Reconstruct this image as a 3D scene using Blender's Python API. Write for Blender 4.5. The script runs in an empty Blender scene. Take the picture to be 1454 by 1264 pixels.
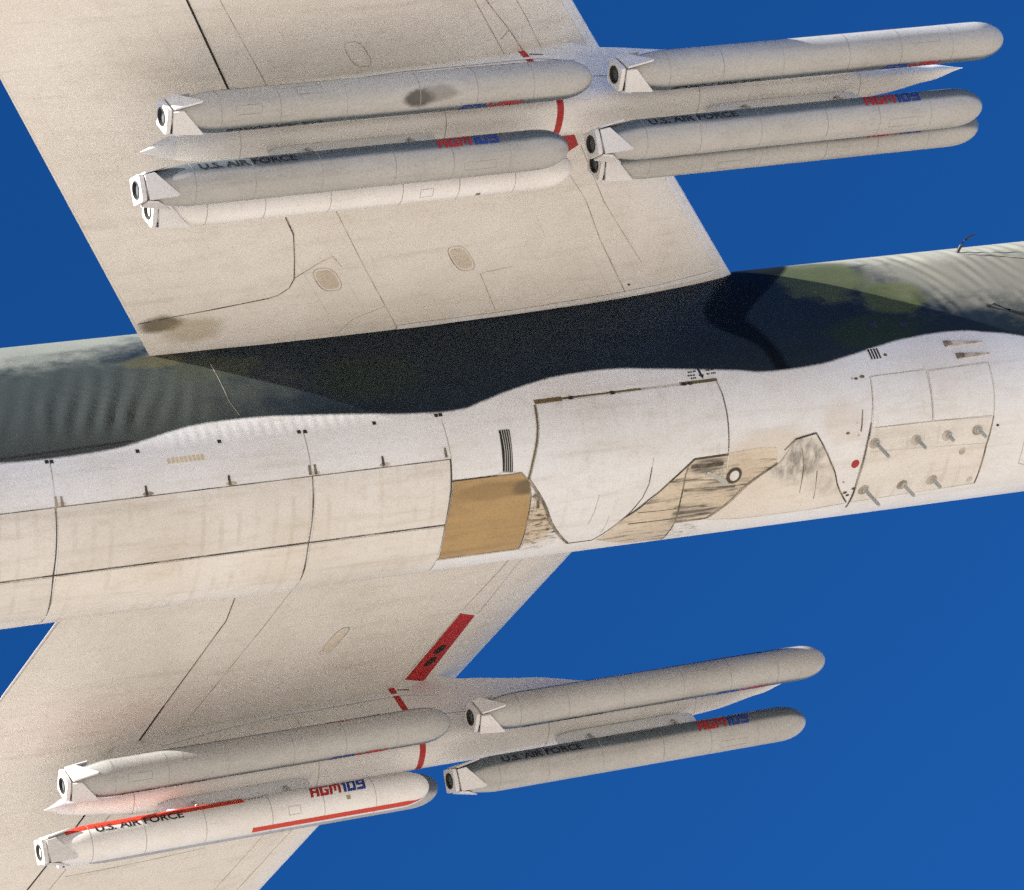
import bpy, bmesh, math, random
from mathutils import Vector, Matrix, noise as mnoise

random.seed(7)
PI = math.pi
scene = bpy.context.scene
col = scene.collection

# ------------------------------------------------------------------ camera
# Airplane frame: +X nose, +Y port, +Z up, metres.
cam_data = bpy.data.cameras.new('camera')
cam = bpy.data.objects.new('camera', cam_data)
col.objects.link(cam)
cam_data.sensor_width = 36.0
cam_data.lens = 5850.26 * 36.0 / 1454.0
cam_data.clip_start = 0.5
cam_data.clip_end = 200000.0
c_right = Vector((0.90183274, -0.17441482, -0.39531908))
c_down = Vector((-0.10948367, 0.79281226, -0.59955153))
c_fwd = Vector((0.41798449, 0.58397619, 0.69588848))
m = Matrix.Identity(4)
for i in range(3):
    m[i][0] = c_right[i]; m[i][1] = -c_down[i]; m[i][2] = -c_fwd[i]
m.translation = Vector((-20.677, -33.137, -39.897))
cam.matrix_world = m
scene.camera = cam

# ------------------------------------------------------------------ sky and sun
SUN = Vector((0.864, 0.21, -0.457)).normalized()          # direction the light travels
sun_el = math.asin(-SUN.z)
sun_az = math.atan2(-SUN.y, -SUN.x)                          # towards the sun, from +X
world = bpy.data.worlds.new('World')
scene.world = world
world.use_nodes = True
wn, wl = world.node_tree.nodes, world.node_tree.links
sky = wn.new('ShaderNodeTexSky')
sky.sky_type = 'NISHITA'
sky.sun_disc = False
sky.sun_elevation = sun_el
sky.sun_rotation = math.pi / 2 - sun_az
sky.altitude = 4000.0
sky.air_density = 1.0
sky.dust_density = 0.6
sky.ozone_density = 6.0
hs = wn.new('ShaderNodeHueSaturation')
hs.inputs['Saturation'].default_value = 1.19
hs.inputs['Hue'].default_value = 0.506
wl.new(sky.outputs[0], hs.inputs['Color'])
wl.new(hs.outputs[0], wn['Background'].inputs['Color'])
wn['Background'].inputs['Strength'].default_value = 0.068

sd = bpy.data.lights.new('sun', 'SUN')
sd.energy = 5.0
sd.angle = math.radians(0.5)
sd.color = (1.0, 0.965, 0.90)
so = bpy.data.objects.new('sun', sd)
col.objects.link(so)
so.rotation_euler = SUN.to_track_quat('-Z', 'Y').to_euler()
so.location = (-60, -10, 60)

scene.view_settings.view_transform = 'Standard'
scene.view_settings.look = 'None'
scene.view_settings.gamma = 1.0
scene.view_settings.exposure = 1.55
scene.cycles.use_denoising = False
scene.cycles.use_adaptive_sampling = True
scene.cycles.adaptive_threshold = 0.025
scene.cycles.adaptive_min_samples = 24
scene.cycles.max_bounces = 6
scene.cycles.diffuse_bounces = 4


# ------------------------------------------------------------------ materials
def new_mat(name):
    mt = bpy.data.materials.new(name)
    mt.use_nodes = True
    return mt, mt.node_tree.nodes, mt.node_tree.links, mt.node_tree.nodes['Principled BSDF']


def mixc(n, l, fac, a, b, blend='MIX'):
    x = n.new('ShaderNodeMix')
    x.data_type = 'RGBA'
    x.blend_type = blend
    for sock, val in ((x.inputs[0], fac), (x.inputs[6], a), (x.inputs[7], b)):
        if hasattr(val, 'links') or hasattr(val, 'is_linked'):
            l.new(val, sock)
        elif isinstance(val, (int, float)):
            sock.default_value = val
        else:
            sock.default_value = (*val, 1.0)
    return x.outputs[2]


def mth(n, l, op, a, b=None, c=None, clamp=False):
    x = n.new('ShaderNodeMath')
    x.operation = op
    x.use_clamp = clamp
    for i, val in enumerate((a, b, c)):
        if val is None:
            continue
        if hasattr(val, 'is_linked'):
            l.new(val, x.inputs[i])
        else:
            x.inputs[i].default_value = val
    return x.outputs[0]


def noise_tex(n, l, vec, scale, stretch=None, detail=4.0, rough=0.55):
    if stretch:
        mp = n.new('ShaderNodeMapping')
        mp.inputs['Scale'].default_value = stretch
        l.new(vec, mp.inputs['Vector'])
        vec = mp.outputs[0]
    t = n.new('ShaderNodeTexNoise')
    t.inputs['Scale'].default_value = scale
    t.inputs['Detail'].default_value = detail
    t.inputs['Roughness'].default_value = rough
    l.new(vec, t.inputs['Vector'])
    return t.outputs['Fac']


def ramp(n, l, val, lo, hi):
    r = n.new('ShaderNodeMapRange')
    r.interpolation_type = 'SMOOTHSTEP'
    r.inputs[1].default_value = lo
    r.inputs[2].default_value = hi
    l.new(val, r.inputs[0])
    return r.outputs[0]


def coords(n, l, jitter=False):
    tc = n.new('ShaderNodeTexCoord')
    if not jitter:
        return tc.outputs['Object']
    oi = n.new('ShaderNodeObjectInfo')
    va = n.new('ShaderNodeVectorMath')
    va.operation = 'ADD'
    ml = mth(n, l, 'MULTIPLY', oi.outputs['Random'], 37.0)
    l.new(tc.outputs['Object'], va.inputs[0])
    l.new(ml, va.inputs[1])
    return va.outputs[0]


def blob(n, l, pos, centre, radii, warp, hard=False):
    """soft stain, camouflage and shade mask: 1 inside an ellipsoid, broken up by noise"""
    v = n.new('ShaderNodeVectorMath')
    v.operation = 'SUBTRACT'
    l.new(pos, v.inputs[0])
    v.inputs[1].default_value = centre
    d = n.new('ShaderNodeVectorMath')
    d.operation = 'DIVIDE'
    l.new(v.outputs[0], d.inputs[0])
    d.inputs[1].default_value = radii
    ln = n.new('ShaderNodeVectorMath')
    ln.operation = 'LENGTH'
    l.new(d.outputs[0], ln.inputs[0])
    e = mth(n, l, 'ADD', ln.outputs['Value'], mth(n, l, 'MULTIPLY', mth(n, l, 'SUBTRACT', warp, 0.5), 0.9))
    r = n.new('ShaderNodeMapRange')
    r.interpolation_type = 'SMOOTHSTEP'
    r.inputs[1].default_value = 1.06 if hard else 1.15
    r.inputs[2].default_value = 0.68 if hard else 0.55
    l.new(e, r.inputs[0])
    return r.outputs[0]


def paint_nodes(n, l, pos, base, dirt, amount=0.5, speck=0.5, frames=0.0):
    big = ramp(n, l, noise_tex(n, l, pos, 0.7, detail=6), 0.35, 0.75)
    streak = ramp(n, l, noise_tex(n, l, pos, 1.0, (0.55, 6.0, 6.0), detail=5, rough=0.6), 0.50, 0.78)
    fine = noise_tex(n, l, pos, 38.0, detail=3, rough=0.7)
    c = mixc(n, l, mth(n, l, 'MULTIPLY', big, amount * 0.6), base, dirt)
    c = mixc(n, l, mth(n, l, 'MULTIPLY', streak, amount * 0.55), c, tuple(d * 0.75 for d in dirt))
    patch = ramp(n, l, noise_tex(n, l, pos, 4.5, (0.7, 1.3, 1.3), detail=8, rough=0.72), 0.46, 0.74)
    c = mixc(n, l, mth(n, l, 'MULTIPLY', patch, amount * 0.5), c, tuple(d * 0.9 for d in dirt))
    if frames:
        wv = n.new('ShaderNodeTexWave')
        wv.bands_direction = 'X'
        wv.inputs['Scale'].default_value = 1.25
        wv.inputs['Distortion'].default_value = 0.6
        wv.inputs['Detail'].default_value = 3.0
        l.new(pos, wv.inputs['Vector'])
        line = mth(n, l, 'MULTIPLY', ramp(n, l, wv.outputs['Fac'], 0.72, 0.98), ramp(n, l, noise_tex(n, l, pos, 1.7, detail=5), 0.42, 0.66))
        c = mixc(n, l, mth(n, l, 'MULTIPLY', line, frames), c, tuple(d * 0.85 for d in dirt))
    f2 = mth(n, l, 'MULTIPLY', ramp(n, l, fine, 0.48, 0.80), speck * 0.6)
    c = mixc(n, l, f2, c, tuple(d * 0.55 for d in dirt))
    f3 = mth(n, l, 'MULTIPLY', ramp(n, l, fine, 0.50, 0.22), speck * 0.45)
    c = mixc(n, l, f3, c, tuple(min(0.9, d * 1.25) for d in base))
    oi = n.new('ShaderNodeObjectInfo')
    tint = n.new('ShaderNodeMapRange')
    tint.inputs[3].default_value = 0.93
    tint.inputs[4].default_value = 1.04
    l.new(oi.outputs['Random'], tint.inputs[0])
    vm = n.new('ShaderNodeVectorMath')
    vm.operation = 'SCALE'
    l.new(c, vm.inputs[0])
    l.new(tint.outputs[0], vm.inputs['Scale'])
    return vm.outputs[0], fine, big


def finish(n, l, bsdf, colour, fine, rough=0.5, bump=0.12, spec=0.4):
    if hasattr(colour, 'is_linked'):
        l.new(colour, bsdf.inputs['Base Color'])
    else:
        bsdf.inputs['Base Color'].default_value = (*colour, 1)
    bsdf.inputs['Specular IOR Level'].default_value = spec
    rr = n.new('ShaderNodeMapRange')
    rr.inputs[3].default_value = rough - 0.08
    rr.inputs[4].default_value = rough + 0.12
    l.new(fine, rr.inputs[0])
    l.new(rr.outputs[0], bsdf.inputs['Roughness'])
    b = n.new('ShaderNodeBump')
    b.inputs['Strength'].default_value = bump
    b.inputs['Distance'].default_value = 0.004
    l.new(fine, b.inputs['Height'])
    l.new(b.outputs[0], bsdf.inputs['Normal'])


def paint(name, base, dirt, amount=0.5, rough=0.5, jitter=False, stains_and_shade=(), speck=0.5, spec=0.4, frames=0.0, rivets=0.0):
    mt, n, l, bsdf = new_mat(name)
    pos = coords(n, l, jitter)
    c, fine, big = paint_nodes(n, l, pos, base, dirt, amount, speck, frames)
    if rivets:
        sp = n.new('ShaderNodeSeparateXYZ')
        l.new(pos, sp.inputs[0])
        ay = mth(n, l, 'ABSOLUTE', sp.outputs[1])
        span = mth(n, l, 'FRACT', mth(n, l, 'MULTIPLY', mth(n, l, 'ADD', sp.outputs[0], mth(n, l, 'MULTIPLY', ay, 0.655)), 1.9))
        rib = mth(n, l, 'FRACT', mth(n, l, 'MULTIPLY', ay, 1.15))
        rows_ = mth(n, l, 'MAXIMUM', mth(n, l, 'LESS_THAN', span, 0.030), mth(n, l, 'LESS_THAN', rib, 0.016))
        brk = ramp(n, l, noise_tex(n, l, pos, 1.3, detail=6, rough=0.7), 0.42, 0.70)
        c = mixc(n, l, mth(n, l, 'MULTIPLY', mth(n, l, 'MULTIPLY', rows_, brk), rivets), c, tuple(d * 0.6 for d in dirt))
    if stains_and_shade:
        w = noise_tex(n, l, pos, 2.6, (0.6, 1.6, 1.6), detail=6, rough=0.65)
        for ctr, rad, colr, k in stains_and_shade:
            c = mixc(n, l, mth(n, l, 'MULTIPLY', blob(n, l, pos, ctr, rad, w), k), c, colr)
    finish(n, l, bsdf, c, fine, rough, spec=spec)
    return mt


WHITE = (0.77, 0.78, 0.80)
WDIRT = (0.55, 0.49, 0.40)
M = {}
M['belly'] = paint('belly_white_paint', WHITE, WDIRT, 0.65, frames=0.22)
M['door'] = paint('door_white_paint', (0.73, 0.71, 0.68), (0.55, 0.48, 0.38), 0.75, frames=0.3)
M['wing'] = paint('wing_white_paint', (0.76, 0.73, 0.685), (0.58, 0.525, 0.435), 0.6, rivets=0.30, stains_and_shade=[((-2.05, -2.0, 0.45), (0.36, 0.17, 0.4), (0.10, 0.075, 0.03), 0.85), ((-1.6, -1.85, 0.45), (0.5, 0.25, 0.4), (0.33, 0.25, 0.13), 0.5)])  # brown blobs paint the shading at the root stub behind the flap


def two_tone(name, stains_and_shade=()):
    mt, n, l, bsdf = new_mat(name)
    tc = n.new('ShaderNodeTexCoord')
    pos = coords(n, l, True)
    c, fine, big = paint_nodes(n, l, pos, (0.45, 0.445, 0.43), (0.31, 0.295, 0.265), 0.65, 0.8)
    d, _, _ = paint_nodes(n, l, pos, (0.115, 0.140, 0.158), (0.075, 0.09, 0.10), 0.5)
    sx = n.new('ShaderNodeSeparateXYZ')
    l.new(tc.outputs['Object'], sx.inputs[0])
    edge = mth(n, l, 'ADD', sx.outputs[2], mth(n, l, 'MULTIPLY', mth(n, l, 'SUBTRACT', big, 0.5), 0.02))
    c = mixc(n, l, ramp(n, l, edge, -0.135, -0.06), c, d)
    w = noise_tex(n, l, pos, 5.0, detail=6, rough=0.7)
    for ctr, rad, colr, k in stains_and_shade:
        c = mixc(n, l, mth(n, l, 'MULTIPLY', blob(n, l, tc.outputs['Object'], ctr, rad, w), k), c, colr)
    finish(n, l, bsdf, c, fine, 0.45)
    return mt


M['missile'] = two_tone('missile_two_tone_grey')
M['missile_sooty'] = two_tone('missile_sooty_grey', [((3.32, 0.135, -0.222), (0.24, 0.13, 0.12), (0.045, 0.04, 0.035), 0.9), ((3.55, 0.10, -0.23), (0.35, 0.13, 0.10), (0.12, 0.11, 0.10), 0.5)])
M['missile_white'] = paint('missile_white_paint', (0.80, 0.79, 0.78), (0.55, 0.50, 0.44), 0.45, 0.4, True)
M['fin'] = paint('fin_white_paint', (0.70, 0.69, 0.69), (0.50, 0.47, 0.44), 0.35, 0.45, True)
M['pylon'] = paint('pylon_white_paint', (0.82, 0.80, 0.77), (0.62, 0.57, 0.50), 0.5, 0.42)
M['rack'] = paint('rack_pale_paint', (0.78, 0.79, 0.80), (0.56, 0.56, 0.55), 0.4, 0.4)
M['red'] = paint('red_paint', (0.42, 0.022, 0.022), (0.25, 0.02, 0.02), 0.4)
M['orange_red'] = paint('orange_red_paint', (0.58, 0.045, 0.02), (0.4, 0.03, 0.02), 0.35)
M['blue'] = paint('blue_paint', (0.02, 0.055, 0.26), (0.02, 0.04, 0.16), 0.3)
M['black'] = paint('black_paint', (0.018, 0.018, 0.022), (0.03, 0.03, 0.03), 0.3)
M['dark'] = paint('dark_cavity', (0.02, 0.018, 0.015), (0.03, 0.03, 0.02), 0.3, 0.8)
M['soot'] = paint('soot_lining', (0.035, 0.03, 0.02), (0.06, 0.05, 0.03), 0.6, 0.8)


def seam_mat(name, dark, pale, lo, hi):
    mt, n, l, b = new_mat(name)
    pos = coords(n, l)
    f = noise_tex(n, l, pos, 2.3, detail=5, rough=0.65)
    fine = noise_tex(n, l, pos, 40.0, detail=2)
    finish(n, l, b, mixc(n, l, ramp(n, l, f, lo, hi), dark, pale), fine, 0.75)
    return mt


M['seam'] = seam_mat('grimy_seam', (0.06, 0.05, 0.038), (0.36, 0.31, 0.24), 0.42, 0.68)
M['seam_light'] = seam_mat('light_seam', (0.26, 0.225, 0.175), (0.56, 0.51, 0.44), 0.34, 0.60)
M['missile_seam'] = seam_mat('missile_seam', (0.20, 0.195, 0.185), (0.37, 0.37, 0.36), 0.36, 0.60)
M['seam_olive'] = paint('oily_seam', (0.17, 0.125, 0.04), (0.05, 0.04, 0.02), 0.8, 0.6)
M['tan'] = paint('tan_primer', (0.41, 0.275, 0.125), (0.28, 0.19, 0.095), 1.0, 0.6, speck=0.8, stains_and_shade=[((2.5, -0.5, -1.93), (0.25, 0.12, 0.3), (0.07, 0.06, 0.045), 0.8), ((2.0, -0.5, -1.93), (0.7, 0.14, 0.3), (0.20, 0.13, 0.06), 0.5)])
M['stencil'] = paint('faded_stencil', (0.62, 0.52, 0.36), (0.45, 0.38, 0.27), 0.4)
M['metal'] = paint('bare_metal', (0.42, 0.43, 0.40), (0.25, 0.24, 0.2), 0.5, 0.35, spec=0.6)
M['access'] = paint('worn_access_panel', (0.66, 0.60, 0.51), (0.46, 0.38, 0.27), 1.0, 0.6, speck=0.9)


def grimy_panel():
    mt, n, l, b = new_mat('oil_streaked_panel')
    pos = coords(n, l)
    c, fine, big = paint_nodes(n, l, pos, (0.65, 0.575, 0.465), (0.45, 0.375, 0.275), 0.9, 0.8)
    s1 = ramp(n, l, noise_tex(n, l, pos, 1.0, (0.9, 13.0, 13.0), detail=8, rough=0.7), 0.47, 0.66)
    s2 = ramp(n, l, noise_tex(n, l, pos, 2.2, (1.0, 2.5, 2.5), detail=6), 0.36, 0.58)
    c = mixc(n, l, mth(n, l, 'MULTIPLY', mth(n, l, 'MULTIPLY', s1, s2), 0.95), c, (0.05, 0.045, 0.038))
    w = noise_tex(n, l, pos, 3.2, (0.7, 2.0, 2.0), detail=7, rough=0.7)
    s3 = ramp(n, l, noise_tex(n, l, pos, 1.6, (0.8, 11.0, 11.0), detail=8, rough=0.7), 0.36, 0.60)
    for ctr, rad, k in (((5.25, -0.47, -1.92), (0.34, 0.13, 0.3), 0.9), ((5.5, -0.12, -1.95), (0.5, 0.13, 0.3), 0.85), ((5.25, 0.28, -1.94), (0.40, 0.12, 0.3), 0.8), ((5.85, 0.0, -1.95), (0.25, 0.12, 0.3), 0.8), ((4.95, 0.35, -1.93), (0.12, 0.25, 0.3), 0.6)):
        c = mixc(n, l, mth(n, l, 'MULTIPLY', mth(n, l, 'MULTIPLY', blob(n, l, pos, ctr, rad, w), s3), k), c, (0.045, 0.042, 0.038))
    finish(n, l, b, c, fine, 0.55)
    return mt


M['grime'] = grimy_panel()


def scuffed_panel():
    mt, n, l, b = new_mat('scuffed_white_panel')
    pos = coords(n, l)
    c, fine, big = paint_nodes(n, l, pos, (0.72, 0.685, 0.63), (0.54, 0.47, 0.38), 0.7, 0.6)
    w = noise_tex(n, l, pos, 2.6, (0.6, 1.6, 1.6), detail=6, rough=0.65)
    mask = blob(n, l, pos, (6.65, -0.42, -1.95), (0.55, 0.42, 0.5), w)
    s = ramp(n, l, noise_tex(n, l, pos, 3.0, (3.0, 1.2, 1.2), detail=8, rough=0.75), 0.30, 0.70)
    c = mixc(n, l, mth(n, l, 'MULTIPLY', mth(n, l, 'MULTIPLY', s, mask), 0.9), c, (0.13, 0.125, 0.115))
    mask2 = blob(n, l, pos, (7.35, 0.0, -1.96), (0.45, 0.35, 0.5), w)
    c = mixc(n, l, mth(n, l, 'MULTIPLY', mth(n, l, 'MULTIPLY', s, mask2), 0.35), c, (0.12, 0.11, 0.10))
    finish(n, l, b, c, fine, 0.5)
    return mt


M['scuff'] = scuffed_panel()

PAINT = [(-4.73, -1.139), (-4.172, -1.157), (-3.792, -1.154), (-3.309, -1.134), (-2.808, -1.064), (-2.29, -0.96), (-1.783, -0.904), (-1.289, -0.901), (-0.512, -0.957), (0.364, -1.046), (1.151, -1.129), (1.557, -1.146), (1.998, -1.072), (2.46, -0.951), (2.918, -0.857), (3.367, -0.793), (3.907, -0.777), (4.632, -0.849), (5.454, -0.966), (5.973, -1.04), (6.497, -1.112), (7.061, -1.1), (7.657, -1.022), (8.277, -0.906), (8.772, -0.83), (9.363, -0.801), (10.022, -0.885), (10.589, -1.027)]
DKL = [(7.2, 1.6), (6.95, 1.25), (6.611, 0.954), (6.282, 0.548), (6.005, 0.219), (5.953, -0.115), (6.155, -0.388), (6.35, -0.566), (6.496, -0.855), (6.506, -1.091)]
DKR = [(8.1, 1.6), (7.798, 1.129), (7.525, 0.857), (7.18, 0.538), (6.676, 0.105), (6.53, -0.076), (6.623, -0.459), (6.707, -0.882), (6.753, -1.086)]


def curve_fn(n, l, val, pts, lo_in, hi_in, lo_out, hi_out):
    """piecewise curve of a coordinate -> value, as a Float Curve node"""
    mi = n.new('ShaderNodeMapRange')
    mi.inputs[1].default_value = lo_in
    mi.inputs[2].default_value = hi_in
    l.new(val, mi.inputs[0])
    fc = n.new('ShaderNodeFloatCurve')
    cv = fc.mapping.curves[0]
    q = sorted(((a - lo_in) / (hi_in - lo_in), (b - lo_out) / (hi_out - lo_out)) for a, b in pts)
    cv.points[0].location = q[0]
    cv.points[1].location = q[-1]
    for p in q[1:-1]:
        cv.points.new(*p)
    fc.mapping.extend = 'HORIZONTAL'
    fc.mapping.update()
    l.new(mi.outputs[0], fc.inputs[1])
    mo = n.new('ShaderNodeMapRange')
    mo.inputs[3].default_value = lo_out
    mo.inputs[4].default_value = hi_out
    l.new(fc.outputs[0], mo.inputs[0])
    return mo.outputs[0]


def fuselage_mat():
    mt, n, l, b = new_mat('camouflage_over_white')
    pos = coords(n, l)
    sx = n.new('ShaderNodeSeparateXYZ')
    l.new(pos, sx.inputs[0])
    X, Y, Z = sx.outputs
    white, fine, big = paint_nodes(n, l, pos, WHITE, WDIRT, 0.5)
    w = noise_tex(n, l, pos, 2.6, (0.8, 1.2, 1.2), detail=6, rough=0.65)
    # rusty stains round the landing gear bay
    for ctr, rad, k in (((6.2, -0.62, -1.9), (0.8, 0.30, 0.4), 0.32), ((7.4, -0.85, -1.8), (0.40, 0.34, 0.45), 0.2),
                        ((2.75, 0.1, -1.96), (0.4, 0.5, 0.4), 0.6)):
        white = mixc(n, l, mth(n, l, 'MULTIPLY', blob(n, l, pos, ctr, rad, w), k), white, (0.50, 0.35, 0.17))
    scr = ramp(n, l, noise_tex(n, l, pos, 7.0, (1.0, 3.0, 3.0), detail=6, rough=0.7), 0.46, 0.66)
    for ctr, rad, k in (((2.85, 0.2, -1.96), (0.42, 0.55, 0.5), 0.95), ((5.0, 0.75, -1.85), (0.5, 0.25, 0.4), 0.7), ((6.3, -0.15, -1.96), (0.5, 0.2, 0.4), 0.6), ((2.6, -0.35, -1.95), (0.3, 0.22, 0.4), 0.6)):
        white = mixc(n, l, mth(n, l, 'MULTIPLY', mth(n, l, 'MULTIPLY', blob(n, l, pos, ctr, rad, w), scr), k), white, (0.07, 0.065, 0.055))
    # camouflage colours, with wing shadow and sunlit flank painted into their tones
    camo_and_shade, f2, b2 = paint_nodes(n, l, pos, (0.014, 0.023, 0.034), (0.010, 0.017, 0.022), 0.8)
    for ctr, rad, k, cc in (((11.6, -1.3, 0.6), (3.4, 1.6, 1.25), 0.9, (0.235, 0.225, 0.175)),
                            ((10.6, -1.0, 1.5), (3.4, 1.2, 0.7), 0.85, (0.36, 0.35, 0.28)),
                            ((-3.4, -1.45, -0.4), (3.0, 0.9, 1.2), 0.85, (0.060, 0.070, 0.064)),
                            ((8.15, -1.3, 0.75), (0.85, 1.2, 0.75), 0.85, (0.080, 0.092, 0.042)),
                            ((9.0, -1.4, 0.05), (0.6, 0.8, 0.45), 0.7, (0.075, 0.092, 0.028)),
                            ((8.3, -1.4, -0.62), (0.9, 0.8, 0.38), 0.7, (0.020, 0.034, 0.018)),
                            ((-2.1, -1.45, 0.42), (0.5, 0.8, 0.2), 0.5, (0.11, 0.10, 0.045)),
                            ((-1.4, -1.45, 0.1), (0.7, 0.6, 0.3), 0.35, (0.055, 0.065, 0.035)),
                            ((0.6, -1.45, -0.4), (0.9, 0.6, 0.5), 0.4, (0.022, 0.034, 0.018)),
                            ((-4.2, -1.1, 1.35), (3.4, 0.9, 0.95), 0.75, (0.30, 0.31, 0.25))):
        camo_and_shade = mixc(n, l, mth(n, l, 'MULTIPLY', blob(n, l, pos, ctr, rad, w, rad[0] < 1.0), k), camo_and_shade, cc)
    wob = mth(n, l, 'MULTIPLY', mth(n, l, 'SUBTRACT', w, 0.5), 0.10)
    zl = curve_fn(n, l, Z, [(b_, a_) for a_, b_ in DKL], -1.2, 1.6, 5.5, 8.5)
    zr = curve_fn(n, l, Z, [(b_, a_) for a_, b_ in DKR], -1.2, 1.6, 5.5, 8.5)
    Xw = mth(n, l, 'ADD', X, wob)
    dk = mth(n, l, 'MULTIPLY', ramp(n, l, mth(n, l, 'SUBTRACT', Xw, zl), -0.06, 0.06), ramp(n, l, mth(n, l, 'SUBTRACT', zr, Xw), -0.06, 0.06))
    camo_and_shade = mixc(n, l, mth(n, l, 'MULTIPLY', dk, 0.94), camo_and_shade, (0.002, 0.003, 0.003))
    line = curve_fn(n, l, X, PAINT, -6.0, 12.0, -1.4, -0.5)
    diff = mth(n, l, 'ADD', mth(n, l, 'SUBTRACT', Z, line), mth(n, l, 'MULTIPLY', mth(n, l, 'SUBTRACT', fine, 0.5), 0.03))
    up = ramp(n, l, diff, -0.025, 0.025)
    c = mixc(n, l, up, white, camo_and_shade)
    finish(n, l, b, c, fine, 0.55, spec=0.12)
    return mt


M['fuselage'] = fuselage_mat()


# ------------------------------------------------------------------ object helpers
def finish_mesh(me, mat, angle=35):
    me.materials.append(M[mat])
    me.validate()
    me.update()
    me.shade_smooth()
    me.set_sharp_from_angle(angle=math.radians(angle))


def link(name, me, parent=None, label=None):
    o = bpy.data.objects.new(name, me)
    col.objects.link(o)
    if parent is not None:
        o.parent = parent
    if label:
        o['label'] = label
    return o


def mesh_obj(name, verts, faces, mat, parent=None, angle=35, label=None):
    me = bpy.data.meshes.new(name)
    me.from_pydata([tuple(v) for v in verts], [], faces)
    finish_mesh(me, mat, angle)
    return link(name, me, parent, label)


def bm_obj(name, bm, mat, parent=None, angle=35, label=None):
    bmesh.ops.recalc_face_normals(bm, faces=bm.faces)
    me = bpy.data.meshes.new(name)
    bm.to_mesh(me)
    bm.free()
    finish_mesh(me, mat, angle)
    return link(name, me, parent, label)


def empty(name, loc=(0, 0, 0), label=None, category=None, group=None):
    o = bpy.data.objects.new(name, None)
    o.empty_display_size = 0.3
    o.location = loc
    col.objects.link(o)
    if label: o['label'] = label
    if category: o['category'] = category
    if group: o['group'] = group
    return o


def dense(pts, step):
    out = [pts[0]]
    for a, b in zip(pts, pts[1:]):
        k = max(1, int(math.ceil(max(abs(b[0] - a[0]) / step[0], abs(b[1] - a[1]) / step[1]))))
        for i in range(1, k + 1):
            out.append((a[0] + (b[0] - a[0]) * i / k, a[1] + (b[1] - a[1]) * i / k))
    return out


def ribbon(name, surf, pts, width, h, mat, parent, taper=False, step=None, vary=0.25, label=None):
    """narrow strip that follows a polyline laid on a surface"""
    q = dense(pts, step or surf.step)
    P = [surf.at(*p) for p in q]
    vs, fs = [], []
    N = len(P)
    for i, (p, nn) in enumerate(P):
        t = (P[min(i + 1, N - 1)][0] - P[max(i - 1, 0)][0]).normalized()
        s = nn.cross(t).normalized()
        k = 1.0 + vary * mnoise.noise(p * 3.1)
        if taper:
            k *= 1.0 - 0.75 * i / (N - 1)
        vs += [p + nn * h + s * width * 0.5 * k, p + nn * h - s * width * 0.5 * k]
    for i in range(N - 1):
        fs.append((2 * i, 2 * i + 1, 2 * i + 3, 2 * i + 2))
    return mesh_obj(name, vs, fs, mat, parent, label=label)


def plate(name, surf, poly, h, mat, parent, depth=0.012, shrink=0.0, label=None, cut=None):
    """thin raised sheet following a surface inside a polygon of surface coordinates"""
    if shrink:
        cx = sum(p[0] for p in poly) / len(poly)
        cy = sum(p[1] for p in poly) / len(poly)
        rx = max(abs(p[0] - cx) for p in poly)
        ry = max(abs(p[1] - cy) for p in poly) * surf.scale[1] / surf.scale[0]
        poly = [(cx + (p[0] - cx) * (1 - shrink / max(rx, 1e-3)), cy + (p[1] - cy) * (1 - shrink / max(ry, 1e-3))) for p in poly]
    bm = bmesh.new()
    f = bm.faces.new([bm.verts.new((p[0], p[1], 0)) for p in poly])
    bmesh.ops.triangulate(bm, faces=[f])
    su, sv = cut or surf.cut
    us = [p[0] for p in poly]
    vv = [p[1] for p in poly]
    for lo, hi, st, ax in ((min(us), max(us), su, 0), (min(vv), max(vv), sv, 1)):
        if not st:
            continue
        k = math.floor(lo / st) + 1
        while k * st < hi:
            co = [0, 0, 0]
            no = [0, 0, 0]
            co[ax] = k * st
            no[ax] = 1
            bmesh.ops.bisect_plane(bm, geom=bm.verts[:] + bm.edges[:] + bm.faces[:], plane_co=co, plane_no=no)
            k += 1
    low = {}
    ends = [e for e in bm.edges if len(e.link_faces) == 1]
    flat = {v: (v.co.x, v.co.y) for v in bm.verts}
    rim = set(v for e in ends for v in e.verts)
    for v in rim:
        p, nn = surf.at(*flat[v])
        low[v] = bm.verts.new(p + nn * (h - depth))
    for v, uv in flat.items():
        p, nn = surf.at(*uv)
        v.co = p + nn * h
    for e in ends:
        a, b = e.verts
        try:
            bm.faces.new((a, b, low[b], low[a]))
        except ValueError:
            pass
    return bm_obj(name, bm, mat, parent, 30, label)


def ellipse_poly(c, ru, rv, k=20, rot=0.0):
    return [(c[0] + ru * math.cos(a) * math.cos(rot) - ru * 0 + 0, c[1] + rv * math.sin(a)) for a in (2 * PI * i / k for i in range(k))]


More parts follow.
